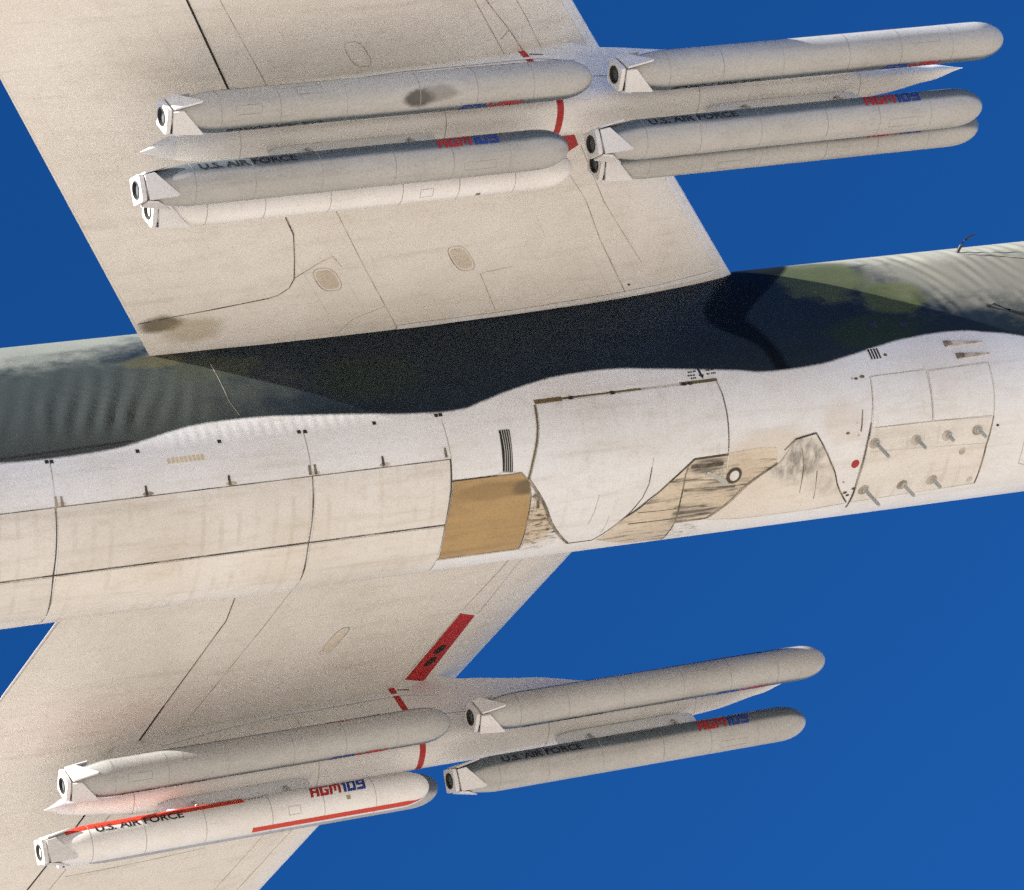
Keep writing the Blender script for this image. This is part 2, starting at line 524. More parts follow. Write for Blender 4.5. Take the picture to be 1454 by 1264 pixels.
# ------------------------------------------------------------------ surfaces
class Fuselage:
    A, B, N = 1.5, 1.96, 2.5
    step = (0.25, 2.5)
    cut = (0.6, 3.0)
    scale = (1.0, 0.03)

    def taper(self, x):
        if x > 14: return max(0.04, math.sqrt(max(0.0, 1 - ((x - 14) / 9.0) ** 2.2)))
        if x < -9: return max(0.12, 1 - 0.86 * ((-9 - x) / 19.0) ** 1.4)
        return 1.0

    def ripple(self, x, z, y):
        if y > 0: return 0.0
        r = 0.0
        win = lambda v, a, b, f: max(0.0, min(1.0, (v - a) / f, (b - v) / f))
        k = win(x, -6.2, -1.45, 0.5) * win(z, -0.95, 0.35, 0.3)
        if k: r += 0.013 * k * math.sin((x - 0.5 * z) * 2 * PI / 0.29 + 3.4 * mnoise.noise(Vector((x * 1.1, z * 0.9, 3)))) * (0.65 + 0.6 * mnoise.noise(Vector((x * 1.3, z * 0.7, 9))))
        k = win(x, 8.8, 14, 0.7) * win(z, -0.75, 1.5, 0.4)
        if k: r += 0.007 * k * math.sin((x + 0.28 * z) * 2 * PI / 0.24 + 5.5 * mnoise.noise(Vector((x * 1.1, z * 0.7, 5)))) * (0.55 + 1.3 * mnoise.noise(Vector((x * 2.0, z * 1.1, 11))))
        k = win(x, -2.6, 0.4, 0.3) * win(z, -1.16, -0.93, 0.07)
        if k: r += 0.0016 * k * math.sin(x * 2 * PI / 0.15)
        k = win(x, -8, 14, 1.0) * win(z, -0.9, 1.4, 0.3)
        r += 0.006 * k * mnoise.noise(Vector((x * 2.2, z * 0.8, 1)))
        return r

    def base(self, x, deg):
        t = math.radians(deg)
        c, s = math.cos(t), math.sin(t)
        k = self.taper(x)
        y = self.A * k * math.copysign(abs(c) ** (2 / self.N), c)
        z = self.B * k * math.copysign(abs(s) ** (2 / self.N), s)
        ny = math.copysign(abs(y / self.A / k) ** (self.N - 1) / self.A, y)
        nz = math.copysign(abs(z / self.B / k) ** (self.N - 1) / self.B, z)
        return Vector((x, y, z)), Vector((0, ny, nz)).normalized()

    def at(self, x, deg):
        p, nn = self.base(x, deg)
        return p + nn * self.ripple(x, p.z, p.y), nn


def thick(c):
    c = min(max(c, 0.0), 1.0)
    return 5 * (.2969 * math.sqrt(c) - .126 * c - .3516 * c * c + .2843 * c ** 3 - .1015 * c ** 4)


class Wing:
    """lower surface, coordinates = (span from centreline, chord fraction)"""
    step = (0.4, 0.02)
    cut = (0.0, 0.02)
    scale = (1.0, 8.0)
    LOW, UP = 0.085, 0.135

    def __init__(self, sg):
        self.sg = sg

    def chord(self, a):
        xl, zl = 7.9268 - .7322 * a, 1.3292 - .04 * a
        xt, zt = -1.3014 - .5622 * a, .6146 - .04 * a
        return xl, zl, xt, zt

    def pt(self, a, c, k):
        xl, zl, xt, zt = self.chord(a)
        return Vector((xl + (xt - xl) * c, self.sg * a, zl + (zt - zl) * c + (xl - xt) * k * thick(c)))

    def at(self, a, c):
        p = self.pt(a, c, -self.LOW)
        du = self.pt(a + 0.01, c, -self.LOW) - p
        c2 = c + 0.002 if c < 0.99 else c - 0.002
        dv = self.pt(a, c2, -self.LOW) - p
        nn = du.cross(dv).normalized()
        if nn.z > 0: nn = -nn
        if c < 0.003: nn = Vector((0.8, 0, -0.6))
        return p, nn


class MissileSkin:
    """coordinates = (x from tail, degrees round the body; 0 = starboard side, 90 = top, -90 = belly)"""
    R = 0.26
    step = (0.1, 4.0)
    cut = (0.12, 6.0)
    scale = (1.0, 0.0045)
    L = 5.884

    def rad(self, x):
        if x > self.L - 0.50:
            k = (x - self.L + 0.50) / 0.50
            return self.R * math.sqrt(max(0.0, 1 - k ** 2.1))
        if x < 0.66:
            k = max(0.0, x) / 0.66
            return self.R * (0.56 + 0.44 * (1 - (1 - k) ** 1.45))
        return self.R

    def at(self, x, deg):
        t = math.radians(deg)
        r = self.rad(x)
        nn = Vector((0, -math.cos(t), math.sin(t)))
        sl = (self.rad(x + 0.005) - self.rad(x - 0.005)) / 0.01
        return Vector((x, nn.y * r, nn.z * r)), (nn + Vector((-sl, 0, 0))).normalized()


def lerp_table(tab, x):
    if x <= tab[0][0]: return tab[0][1]
    for (a, b), (c, d) in zip(tab, tab[1:]):
        if x <= c:
            k = (x - a) / (c - a)
            k = k * k * (3 - 2 * k) * 0.5 + k * 0.5
            return b + (d - b) * k
    return tab[-1][1]


class Pylon:
    """coordinates = (x, s): s 0..1 from the top of the starboard face round the keel to the top of the port face"""
    step = (0.1, 0.02)
    cut = (0.2, 0.03)
    scale = (1.0, 2.4)
    Y = 5.487
    ZB = [(-3.15, -0.505), (-2.7, -0.60), (-2.1, -0.70), (-1.2, -0.75), (0.5, -0.72), (3.0, -0.64), (6.2, -0.57), (7.4, -0.47), (8.3, -0.32), (8.9, -0.165)]
    ZT = [(-3.15, -0.495), (-2.7, -0.34), (-2.2, 0.05), (-1.5, 0.60), (0.8, 1.00), (2.6, 1.05), (3.2, 0.86), (3.7, 0.66), (4.75, 0.47), (5.6, 0.24), (7.2, 0.02), (8.3, -0.10), (8.9, -0.155)]
    HW = [(-3.15, 0.004), (-2.9, 0.10), (-2.5, 0.19), (-1.8, 0.27), (-0.5, 0.33), (5.0, 0.33), (6.6, 0.28), (7.6, 0.19), (8.4, 0.095), (8.9, 0.004)]

    def __init__(self, sg):
        self.sg = sg

    def raw(self, x, s):
        zb, zt, w = lerp_table(self.ZB, x), lerp_table(self.ZT, x), lerp_table(self.HW, x)
        db = min(0.30, (zt - zb) * 0.48)
        wt = w * 0.72
        u = s * 2 - 1
        a = abs(u)
        if a > 0.42:
            k = (a - 0.42) / 0.58
            z = zb + db + (zt - zb - db) * k
            y = w + (wt - w) * min(1, k * 1.2) ** 1.5
        else:
            t = a / 0.42 * PI / 2
            z = zb + db * (1 - math.cos(t) ** 0.8)
            y = w * math.sin(t) ** 0.8
        return Vector((x, self.sg * self.Y + math.copysign(y, u), z))

    def at(self, x, s):
        p = self.raw(x, s)
        du = self.raw(x + 0.01, s) - p
        dv = self.raw(x, min(1, s + 0.004)) - self.raw(x, max(0, s - 0.004))
        nn = dv.cross(du).normalized()
        ctr = Vector((x, self.sg * self.Y, lerp_table(self.ZB, x) + 0.35))
        if nn.dot(p - ctr) < 0: nn = -nn
        return p, nn


FS = Fuselage()
WS = {-1: Wing(-1), 1: Wing(1)}
MS = MissileSkin()
PS = {-1: Pylon(-1), 1: Pylon(1)}


def skin_mesh(name, rows, mat, parent=None, close_v=True, cap=True, angle=50, label=None):
    vs, fs = [], []
    nv = len(rows[0])
    for r in rows: vs += r
    for i in range(len(rows) - 1):
        for j in range(nv if close_v else nv - 1):
            k = (j + 1) % nv
            fs.append((i * nv + j, i * nv + k, (i + 1) * nv + k, (i + 1) * nv + j))
    if cap:
        fs.append(tuple(range(nv)))
        fs.append(tuple(range((len(rows) - 1) * nv, len(rows) * nv)))
    bm = bmesh.new()
    bv = [bm.verts.new(v) for v in vs]
    for f in fs:
        try:
            bm.faces.new([bv[i] for i in f])
        except ValueError:
            pass
    return bm_obj(name, bm, mat, parent, angle, label)


# ------------------------------------------------------------------ desert floor far below (lights the belly)
def desert_mat():
    mt, n, l, b = new_mat('pale_desert')
    pos = coords(n, l)
    f = noise_tex(n, l, pos, 0.0008, detail=8)
    c = mixc(n, l, ramp(n, l, f, 0.3, 0.7), (0.61, 0.535, 0.435), (0.545, 0.475, 0.385))
    ln = n.new('ShaderNodeVectorMath')
    ln.operation = 'LENGTH'
    l.new(pos, ln.inputs[0])
    bounce_dim = ramp(n, l, mth(n, l, 'ADD', ln.outputs['Value'], mth(n, l, 'MULTIPLY', f, 900.0)), 1500.0, 2300.0)  # added dark outer ground, unseen, cuts bounce light on the aircraft's sides
    c = mixc(n, l, bounce_dim, c, (0.25, 0.22, 0.175))
    l.new(c, b.inputs['Base Color'])
    b.inputs['Roughness'].default_value = 0.95
    b.inputs['Specular IOR Level'].default_value = 0.1
    return mt


M['desert'] = desert_mat()
g = 60000.0
gv, gf = [], []
for i in range(25):
    for j in range(25):
        x, y = (i / 12 - 1), (j / 12 - 1)
        gv.append((g * x * abs(x), g * y * abs(y), -700.0 + 12 * mnoise.noise(Vector((i * .7, j * .7, 0)))))
for i in range(24):
    for j in range(24):
        gf.append((i * 25 + j, (i + 1) * 25 + j, (i + 1) * 25 + j + 1, i * 25 + j + 1))
o = mesh_obj('ground', gv, gf, 'desert')
o['kind'] = 'structure'
o['label'] = 'pale sandy desert floor far below the bomber'

# ------------------------------------------------------------------ bomber airplane
plane = empty('bomber_airplane', (0, 0, 0), 'large jet bomber with white belly and green camouflaged upper sides', 'airplane')

# fuselage
xs = [-28 + i for i in range(20)] + [-8 + 0.5 * i for i in range(5)]
x = -5.5
while x < 13.5:
    xs.append(x)
    x += 0.04
xs += [13.6 + 0.45 * i for i in range(21)]
ts = [-180 + i * 360 / 132 for i in range(132)]
rows = [[FS.at(x, t)[0] for t in ts] for x in xs]
fus = skin_mesh('fuselage', rows, 'fuselage', plane, angle=60)

# wings
wings = {}
for sg in (-1, 1):
    rows = []
    for a in [0.6, 1.2, 2, 3, 4, 5, 6, 7, 8, 9, 10, 12, 14, 17, 20, 24, 26]:
        cs = [0.5 - 0.5 * math.cos(PI * i / 34) for i in range(35)]
        low = [WS[sg].pt(a, c, -Wing.LOW) for c in cs]
        up = [WS[sg].pt(a, c, Wing.UP) for c in reversed(cs[1:-1])]
        rows.append(low + up)
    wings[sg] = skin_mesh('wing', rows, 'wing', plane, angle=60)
    W = wings[sg]
    S = WS[sg]
    # flap
    fl = [(11.5, 0.638), (7.112, 0.645), (5.706, 0.6576), (4.708, 0.6688), (3.723, 0.6775), (3.506, 0.6796), (3.298, 0.6812), (2.9, 0.700), (2.555, 0.7180), (2.409, 0.7334), (2.309, 0.7556), (2.270, 0.7741), (2.119, 0.9337), (2.051, 0.996)]
    plate('flap', S, fl + [(6.0, 0.996), (11.5, 0.996)], 0.016, 'wing', W, depth=0.02, shrink=0.006)
    ribbon('flap_gap', S, fl[0:4], 0.027, 0.018, 'dark', W, vary=0.1)
    ribbon('flap_gap', S, fl[3:7], 0.018, 0.018, 'seam', W)
    ribbon('flap_gap', S, fl[6:12], 0.015, 0.018, 'seam', W)
    ribbon('flap_gap', S, [fl[11], (2.17, 0.875)], 0.016, 0.018, 'seam', W)
    ribbon('flap_gap', S, [(2.17, 0.875), fl[12], (2.051, 0.992)], 0.014, 0.018, 'seam', W)
    # skin joints
    for pts, w_ in (([(11.0, 0.59), (3.532, 0.5941), (2.639, 0.5986), (1.402, 0.6001)], 0.011),
                    ([(2.555, 0.716), (2.779, 0.6627), (2.850, 0.6380), (2.644, 0.6335)], 0.010),
                    ([(3.907, 0.1816), (3.205, 0.1779), (2.511, 0.1918), (1.50, 0.2004)], 0.011),
                    ([(10.5, 0.171), (6.6, 0.172), (5.3, 0.175), (3.993, 0.181)], 0.009),
                    ([(4.105, 0.1329), (3.126, 0.1487), (1.979, 0.1443)], 0.010),
                    ([(10.0, 0.102), (6.286, 0.0997), (6.056, 0.1016), (5.3, 0.108)], 0.009),
                    ([(6.604, 0.1526), (6.1, 0.142), (5.708, 0.1382)], 0.012),
                    ([(6.1, 0.142), (5.98, 0.165)], 0.010),
                    ([(2.30, 0.36), (2.26, 0.42), (1.50, 0.43)], 0.008),
                    ([(1.9, 0.60), (1.75, 0.66), (1.52, 0.70)], 0.008),
                    ([(7.7, 0.30), (7.7, 0.58)], 0.008)):
        ribbon('skin_joint', S, pts, w_, 0.003, 'seam_light', W, vary=0.6)
    # leading edge strip
    plate('leading_edge_strip', S, [(1.3, 0.004), (12.0, 0.004), (12.0, 0.022), (1.3, 0.022)], 0.004, 'belly', W, depth=0.006)
    ribbon('root_fillet_strip', S, [(1.50, 0.03), (1.52, 0.1), (1.53, 0.3), (1.52, 0.6)], 0.07, 0.022, 'belly', W, vary=0.3)
    # access panels
    for c, ru, rv in (((2.469, 0.6669), 0.20, 0.019), ((2.554, 0.4368), 0.22, 0.017), ((6.047, 0.4183), 0.20, 0.017), ((4.019, 0.4187), 0.22, 0.013)):
        hp = [(c[0] + ru * math.copysign(abs(math.cos(a)) ** 0.7, math.cos(a)), c[1] + rv * math.copysign(abs(math.sin(a)) ** 0.7, math.sin(a))) for a in (2 * PI * i / 24 for i in range(24))]
        ribbon('access_panel_rim', S, hp + [hp[0]], 0.012, 0.004, 'seam_light', W, vary=0.5)
        if c[0] < 5 and ((sg < 0) == (c[0] < 3)):
            plate('access_panel', S, [(c[0] + (p[0] - c[0]) * .82, c[1] + (p[1] - c[1]) * .82) for p in hp], 0.004, 'access', W, depth=0.006)
    # red marking at the leading edge, with two dark fuel ports
    red = plate('red_marking', S, [(3.993, 0.1793), (4.119, 0.1371), (5.266, 0.1143), (5.119, 0.1688)], 0.005, 'red', W, depth=0.005)
    for c in ((4.654, 0.1496), (4.865, 0.1450)):
        plate('fuel_port', S, ellipse_poly(c, 0.075, 0.010), 0.012, 'dark', red, depth=0.010)
    # stub behind the flap: its shading is painted into the wing colour
    plate('drain_hole', S, ellipse_poly((1.654, 0.1866), 0.018, 0.0022, 12), 0.006, 'dark', W, depth=0.006)

# bomb bay doors on the belly
bays = [(-7.9, -4.146), (-4.110, -0.607), (-0.577, 1.378)]
for i, (x0, x1) in enumerate(bays):
    x1u = x1
    plate('bay_door', FS, [(x0, -124.1), (x1, -124.1), (x1 - 0.02, -108), (x1 - 0.03, -91.6), (x0, -91.6)], 0.010, 'door', plane)
    plate('bay_door', FS, [(x0, -90.5), (x1 - 0.03, -90.5), (x1, -74), (x1 + 0.03, -52), (x1 - 0.03, -49.5), (x0, -49.5)], 0.010, 'door', plane)
ribbon('door_gap', FS, [(-8, -124.4), (1.395, -124.4)], 0.010, 0.004, 'seam', fus, vary=0.7)
ribbon('door_gap', FS, [(-8, -91.05), (1.36, -91.05)], 0.022, 0.006, 'seam', fus, vary=0.4)
ribbon('door_gap', FS, [(-8, -48.9), (1.40, -48.9)], 0.014, 0.006, 'seam_light', fus, vary=0.7)
for xj, xl in ((-4.128, -4.08), (-0.592, -0.586)):
    ribbon('door_gap', FS, [(xj, -124.4), (xj - 0.02, -91), (xj + 0.03, -64), (xj, -49)], 0.018, 0.006, 'seam', fus, vary=0.6)
    ribbon('skin_joint', FS, [(xl, -148), (xj, -124.4)], 0.010, 0.003, 'seam_light', fus)
ribbon('door_gap', FS, [(1.395, -124.6), (1.385, -108), (1.352, -91.5), (1.372, -72.6), (1.421, -52), (1.36, -48.7)], 0.022, 0.006, 'seam', fus)
ribbon('skin_joint', FS, [(1.387, -146), (1.41, -124.8)], 0.010, 0.003, 'seam_light', fus)
for (xx, tt) in [(-4.105, -127.2), (-4.030, -127.0), (-2.886, -127.2), (-1.740, -127.4), (-0.612, -127.6), (-0.532, -127.6), (0.432, -127.6), (1.341, -128.0)]:
    plate('hinge_slot', FS, [(xx - 0.015, tt - 2.6), (xx + 0.008, tt - 2.6), (xx + 0.016, tt + 2.4), (xx - 0.018, tt + 2.4)], 0.012, 'seam', fus, depth=0.012)
for (xx, tt) in [(-4.07, -125.6), (-2.886, -125.6), (-1.740, -125.7), (-0.57, -125.7), (0.432, -125.8)]:
    plate('slot_stain', FS, ellipse_poly((xx + 0.02, tt), 0.075, 1.1, 14), 0.003, 'seam_light', fus, depth=0.003)
for (xx, tt) in [(-4.125, -147.5), (-4.061, -147.3), (-2.895, -147.5), (-1.766, -147.6), (-0.647, -147.7), (-0.560, -147.5), (0.428, -147.7), (1.329, -147.9), (1.392, -148.0)]:
    plate('latch_hole', FS, [(xx - 0.024, tt - 0.8), (xx + 0.024, tt - 0.8), (xx + 0.026, tt + 0.8), (xx - 0.022, tt + 0.8)], 0.010, 'dark', fus, depth=0.01)
for k in range(9):
    xx = -2.53 + k * 0.058
    plate('faded_stencil_mark', FS, [(xx, -142.3), (xx + 0.04, -142.3), (xx + 0.045, -139.4), (xx + 0.004, -139.4)], 0.003, 'stencil', fus, depth=0.003)

# tan door beside the bomb bay
tan = plate('tan_primer_door', FS, [(1.415, -112.4), (2.415, -112.4), (2.535, -106.9), (2.565, -99.4), (2.590, -85), (2.590, -72.3), (1.410, -72.3), (1.372, -91)], 0.012, 'tan', plane, label='bare tan primer door without white paint')
ribbon('door_gap', FS, [(1.40, -112.7), (2.42, -112.7), (2.55, -107)], 0.022, 0.006, 'seam', tan)
ribbon('door_gap', FS, [(2.545, -107), (2.585, -99.4), (2.605, -85), (2.612, -72.0)], 0.014, 0.007, 'seam', tan)
ribbon('door_gap', FS, [(1.39, -71.7), (2.612, -71.7)], 0.018, 0.007, 'seam', tan)
ribbon('skin_joint', FS, [(1.38, -70.3), (2.64, -70.3), (2.66, -99)], 0.008, 0.004, 'seam_light', tan)

# louvred vent
vent = plate('louvre_vent', FS, [(2.161, -136.5), (2.315, -136.2), (2.290, -113.7), (2.145, -114.4)], 0.006, 'dark', plane, depth=0.01)
for k in range(4):
    u0 = 0.18 + k * 0.215
    pts = [(2.161 + 0.154 * u0, -136.2), (2.168 + 0.140 * u0, -125), (2.145 + 0.145 * u0, -114.2)]
    ribbon('slat', FS, pts, 0.012, 0.014, 'metal', vent, vary=0.1)
plate('vent_lip', FS, [(2.10, -113.8), (2.34, -113.2), (2.34, -112.95), (2.10, -113.2)], 0.014, 'belly', vent)

# landing gear door
GEAR = [(2.797, -147.02), (3.5, -147.6), (4.5, -148.2), (5.549, -148.55), (5.571, -141.46), (5.570, -129.87), (5.552, -109.50), (5.029, -109.12), (4.525, -93.65), (4.086, -85.38), (3.708, -71.60), (3.351, -71.88), (2.883, -91.47), (2.542, -108.82), (2.608, -117.97), (2.704, -128.87), (2.755, -136.20)]
gd = plate('landing_gear_door', FS, GEAR, 0.022, 'belly', plane, depth=0.024, shrink=0.008, label='large white landing gear door with pointed lower corner')
ribbon('door_gap', FS, [(2.79, -148.9), (3.2, -149.1)], 0.065, 0.005, 'seam_olive', gd)
ribbon('door_gap', FS, [(3.15, -149.05), (4.4, -149.3)], 0.032, 0.005, 'seam_olive', gd, vary=0.5)
ribbon('door_gap', FS, [(4.4, -149.3), (5.1, -149.5)], 0.022, 0.005, 'seam_light', gd, vary=0.5)
ribbon('door_gap', FS, [(5.0, -149.5), (5.58, -149.6)], 0.045, 0.005, 'seam_olive', gd)
for xx in (3.30, 3.93, 5.02, 5.12):
    plate('hinge_slot', FS, [(xx, -149.6), (xx + 0.05, -149.6), (xx + 0.06, -148.0), (xx + 0.01, -148.0)], 0.026, 'dark', gd)
ribbon('door_gap', FS, [(2.780, -147.4), (2.735, -136.2), (2.685, -128.87), (2.59, -117.97), (2.522, -108.82)], 0.026, 0.010, 'seam_olive', gd)
ribbon('door_gap', FS, [(2.522, -108.82), (2.868, -91.2), (3.345, -71.2)], 0.034, 0.016, 'seam', gd)
ribbon('door_gap', FS, [(3.345, -71.0), (3.72, -71.0), (4.10, -84.9), (4.54, -93.3), (5.04, -108.4)], 0.026, 0.016, 'seam', gd)
ribbon('door_gap', FS, [(5.04, -108.5), (5.565, -108.8)], 0.034, 0.016, 'seam', gd)
ribbon('door_gap', FS, [(5.563, -108.6), (5.585, -129.87), (5.585, -141.46), (5.563, -148.9)], 0.013, 0.010, 'seam', gd)
for pts, wd in (([(4.38, -107), (4.36, -98), (4.30, -92), (4.12, -86.0)], 0.015), ([(3.62, -96), (3.60, -90), (3.55, -84)], 0.010), ([(3.85, -87), (3.83, -81), (3.80, -77)], 0.009), ([(4.40, -112), (4.38, -104)], 0.007)):
    ribbon('crease', FS, pts, wd, 0.0245, 'seam_light' if wd < 0.012 else 'seam', gd, vary=0.6)

# grimy panel ahead of the gear door
rec = plate('oil_streaked_panel', FS, [(5.04, -108.2), (5.57, -108.5), (6.05, -110.0), (6.322, -109.15), (6.347, -101.04), (5.829, -90.03), (5.424, -77.13), (4.960, -77.03), (4.93, -92.6), (4.955, -105.2)], 0.005, 'grime', plane, label='tan panel streaked with black oil ahead of the gear door')
plate('stained_panel', FS, [(4.125, -84.2), (4.551, -92.6), (4.945, -104.8), (4.918, -92.6), (4.948, -77.0), (4.965, -55.0), (4.4, -58.5), (3.80, -69.8)], 0.005, 'grime', plane)
ribbon('panel_joint', FS, [(4.95, -104), (4.923, -100.10), (4.927, -89.43), (4.953, -76.95), (4.939, -66.99), (4.973, -52)], 0.020, 0.008, 'seam', rec, vary=0.5)
ribbon('panel_joint', FS, [(4.95, -76.8), (5.43, -76.8), (5.84, -89.8), (6.36, -100.6)], 0.030, 0.010, 'seam', rec, vary=0.4)
ribbon('panel_joint', FS, [(5.57, -112), (5.56, -101)], 0.014, 0.010, 'belly', rec)
ring = [(5.693 + 0.095 * math.cos(a), -97.0 + 3.3 * math.sin(a)) for a in (2 * PI * i / 28 for i in range(29))]
ribbon('port_ring', FS, ring, 0.045, 0.014, 'seam', rec)
plate('port_cap', FS, ellipse_poly((5.693, -97.0), 0.072, 2.5), 0.022, 'belly', rec, depth=0.02)
for pts, wd in (([(5.25, -99.8), (5.38, -98.2), (5.52, -95.2), (5.60, -93.0)], 0.07), ([(5.28, -98.2), (5.40, -100.2)], 0.05), ([(5.45, -101.5), (5.5, -98.5)], 0.05)):
    ribbon('bare_metal_fitting', FS, pts, wd, 0.012, 'metal', rec, vary=0.9)
for pts, wd in (([(4.72, -97.5), (5.1, -97.0), (5.45, -95.6)], 0.014), ([(4.95, -92.5), (5.3, -92.2), (5.75, -91.7)], 0.030), ([(4.20, -80.2), (4.6, -79.9), (5.2, -79.6)], 0.016), ([(5.0, -104.3), (5.25, -103.9), (5.5, -104.0)], 0.05),
                ([(4.3, -86.3), (4.7, -85.8), (4.9, -85.9)], 0.009), ([(2.62, -89.0), (2.78, -88.8), (2.88, -89.2)], 0.02), ([(2.62, -100), (2.70, -97.5), (2.72, -93)], 0.05)):
    ribbon('oil_streak', FS, pts, wd, 0.0085, 'seam', rec, vary=1.0)

# scuffed forward gear door and joints
npn = plate('scuffed_gear_door', FS, [(6.933, -113.8), (7.2, -97.3), (7.66, -75.4), (7.133, -72.77), (6.007, -72.99), (5.457, -76.4), (5.865, -89.4), (6.382, -100.2), (6.621, -111.8)], 0.012, 'scuff', plane, label='white gear door scuffed grey at its top corner')
ribbon('door_gap', FS, [(6.45, -107), (6.621, -112.4), (6.94, -114.4), (7.225, -97.0), (7.70, -74.3)], 0.020, 0.008, 'seam', npn, vary=0.5)
ribbon('door_gap', FS, [(5.46, -75.6), (6.007, -72.3), (7.133, -72.1), (7.7, -73.6)], 0.007, 0.006, 'seam_light', npn, vary=0.5)
for pts, wd in (([(6.72, -107), (6.78, -98), (6.83, -86)], 0.010), ([(7.02, -94), (7.08, -86), (7.10, -81)], 0.009)):
    ribbon('scuff_mark', FS, pts, wd, 0.0135, 'seam', npn, vary=1.0)
ribbon('skin_joint', FS, [(7.922, -141.45), (7.875, -127.5), (7.823, -116.35)], 0.010, 0.004, 'seam_light', fus, vary=0.5)
ribbon('skin_joint', FS, [(7.823, -116.35), (7.765, -104.09), (7.739, -88.09), (7.754, -69.01)], 0.026, 0.008, 'seam', fus, vary=0.4)
plate('red_dot_marking', FS, ellipse_poly((7.634, -94.75), 0.062, 2.0), 0.004, 'red', fus, depth=0.004)
for (xx, tt, r) in ((7.70, -141.3, .03), (7.64, -141.5, .02), (7.80, -142.0, .04), (7.72, -84, .03), (7.60, -82, .035), (7.66, -80, .03), (7.52, -88, .02), (7.45, -112, .03), (7.62, -110, .025), (7.60, -117, .02)):
    plate('small_fastener', FS, ellipse_poly((xx, tt), r, r * 22, 10), 0.006, 'seam' if r > .025 else 'seam_light', fus, depth=0.006)
ribbon('stain_mark', FS, [(7.70, -124), (7.68, -118), (7.66, -112)], 0.016, 0.004, 'seam', fus, vary=0.8)

# forward equipment panels
fp = plate('equipment_panel', FS, [(7.944, -141.2), (8.80, -141.4), (8.79, -113.3), (7.845, -113.7), (7.886, -127.45)], 0.007, 'belly', plane)
plate('equipment_panel', FS, [(8.863, -140.6), (9.817, -141.1), (9.830, -128.02), (9.799, -112.4), (8.838, -113.4), (8.840, -128.97)], 0.009, 'belly', plane)
lp = plate('equipment_panel', FS, [(7.83, -113.0), (8.8, -112.6), (9.80, -111.2), (9.745, -95.77), (9.765, -76.6), (8.711, -75.5), (7.775, -74.3), (7.765, -88.05), (7.790, -104.01)], 0.007, 'door', plane)
ribbon('panel_joint', FS, [(7.93, -141.6), (8.83, -141.9)], 0.009, 0.004, 'seam_light', fp)
ribbon('panel_joint', FS, [(8.86, -141.2), (9.86, -141.9)], 0.013, 0.004, 'seam_light', fp)
ribbon('panel_joint', FS, [(8.835, -141), (8.825, -129), (8.815, -113.3)], 0.013, 0.004, 'seam_light', fp, vary=0.7)
ribbon('panel_joint', FS, [(9.86, -141.9), (9.853, -127.93), (9.823, -111.75)], 0.012, 0.004, 'seam_light', fp, vary=0.7)
ribbon('panel_joint', FS, [(9.823, -111.75), (9.761, -95.77), (9.784, -76.16)], 0.024, 0.005, 'seam', lp, vary=0.7)
ribbon('panel_joint', FS, [(7.85, -113.3), (8.8, -112.9), (9.80, -111.8)], 0.009, 0.004, 'seam_light', lp, vary=0.7)
ribbon('panel_joint', FS, [(7.76, -73.9), (8.7, -75.1), (9.784, -76.1)], 0.014, 0.004, 'seam_light', lp, vary=0.7)
ribbon('panel_joint', FS, [(7.85, -100.2), (8.6, -99), (9.74, -97)], 0.008, 0.008, 'seam_light', lp, vary=0.8)
ribbon('skin_joint', FS, [(10.45, -107), (10.40, -95), (10.42, -86), (10.6, -84)], 0.010, 0.004, 'seam_light', fus, vary=0.5)


def tube(name, pts, radii, mat, parent, k=12, label=None):
    rows = []
    N = len(pts)
    for i, p in enumerate(pts):
        t = (pts[min(i + 1, N - 1)] - pts[max(i - 1, 0)]).normalized()
        a = t.orthogonal().normalized()
        b = t.cross(a)
        rows.append([p + (a * math.cos(2 * PI * j / k) + b * math.sin(2 * PI * j / k)) * radii[i] for j in range(k)])
    return skin_mesh(name, rows, mat, parent, angle=40, label=label)


for (xx, tt), h in zip([(7.917, -104.6), (8.593, -103.63), (9.099, -103.8), (9.594, -104.82), (7.922, -82.37), (8.555, -82.25), (9.034, -82.94)], (0.34, 0.22, 0.14, 0.19, 0.38, 0.28, 0.20)):
    p, nn = FS.at(xx, tt)
    d = Vector((0.10, 0, -1)).normalized()
    pegpart = tube('drain_peg', [p - d * 0.03, p + d * 0.02, p + d * 0.03, p + d * h * 0.9, p + d * h], [0.05, 0.05, 0.028, 0.026, 0.018], 'metal', plane)
    plate('peg_stain', FS, ellipse_poly((xx - 0.03, tt), 0.085, 2.9, 16), 0.0095, 'seam_light', pegpart, depth=0.004)
for (xx, tt) in ((9.658, -80.1), (9.375, -94.4)):
    plate('peg_stain', FS, ellipse_poly((xx, tt), 0.05, 1.8, 14), 0.0095, 'seam_light', lp, depth=0.004)
plate('small_fastener', FS, ellipse_poly((9.90, -106), 0.022, 0.6, 10), 0.008, 'dark', fus, depth=0.008)

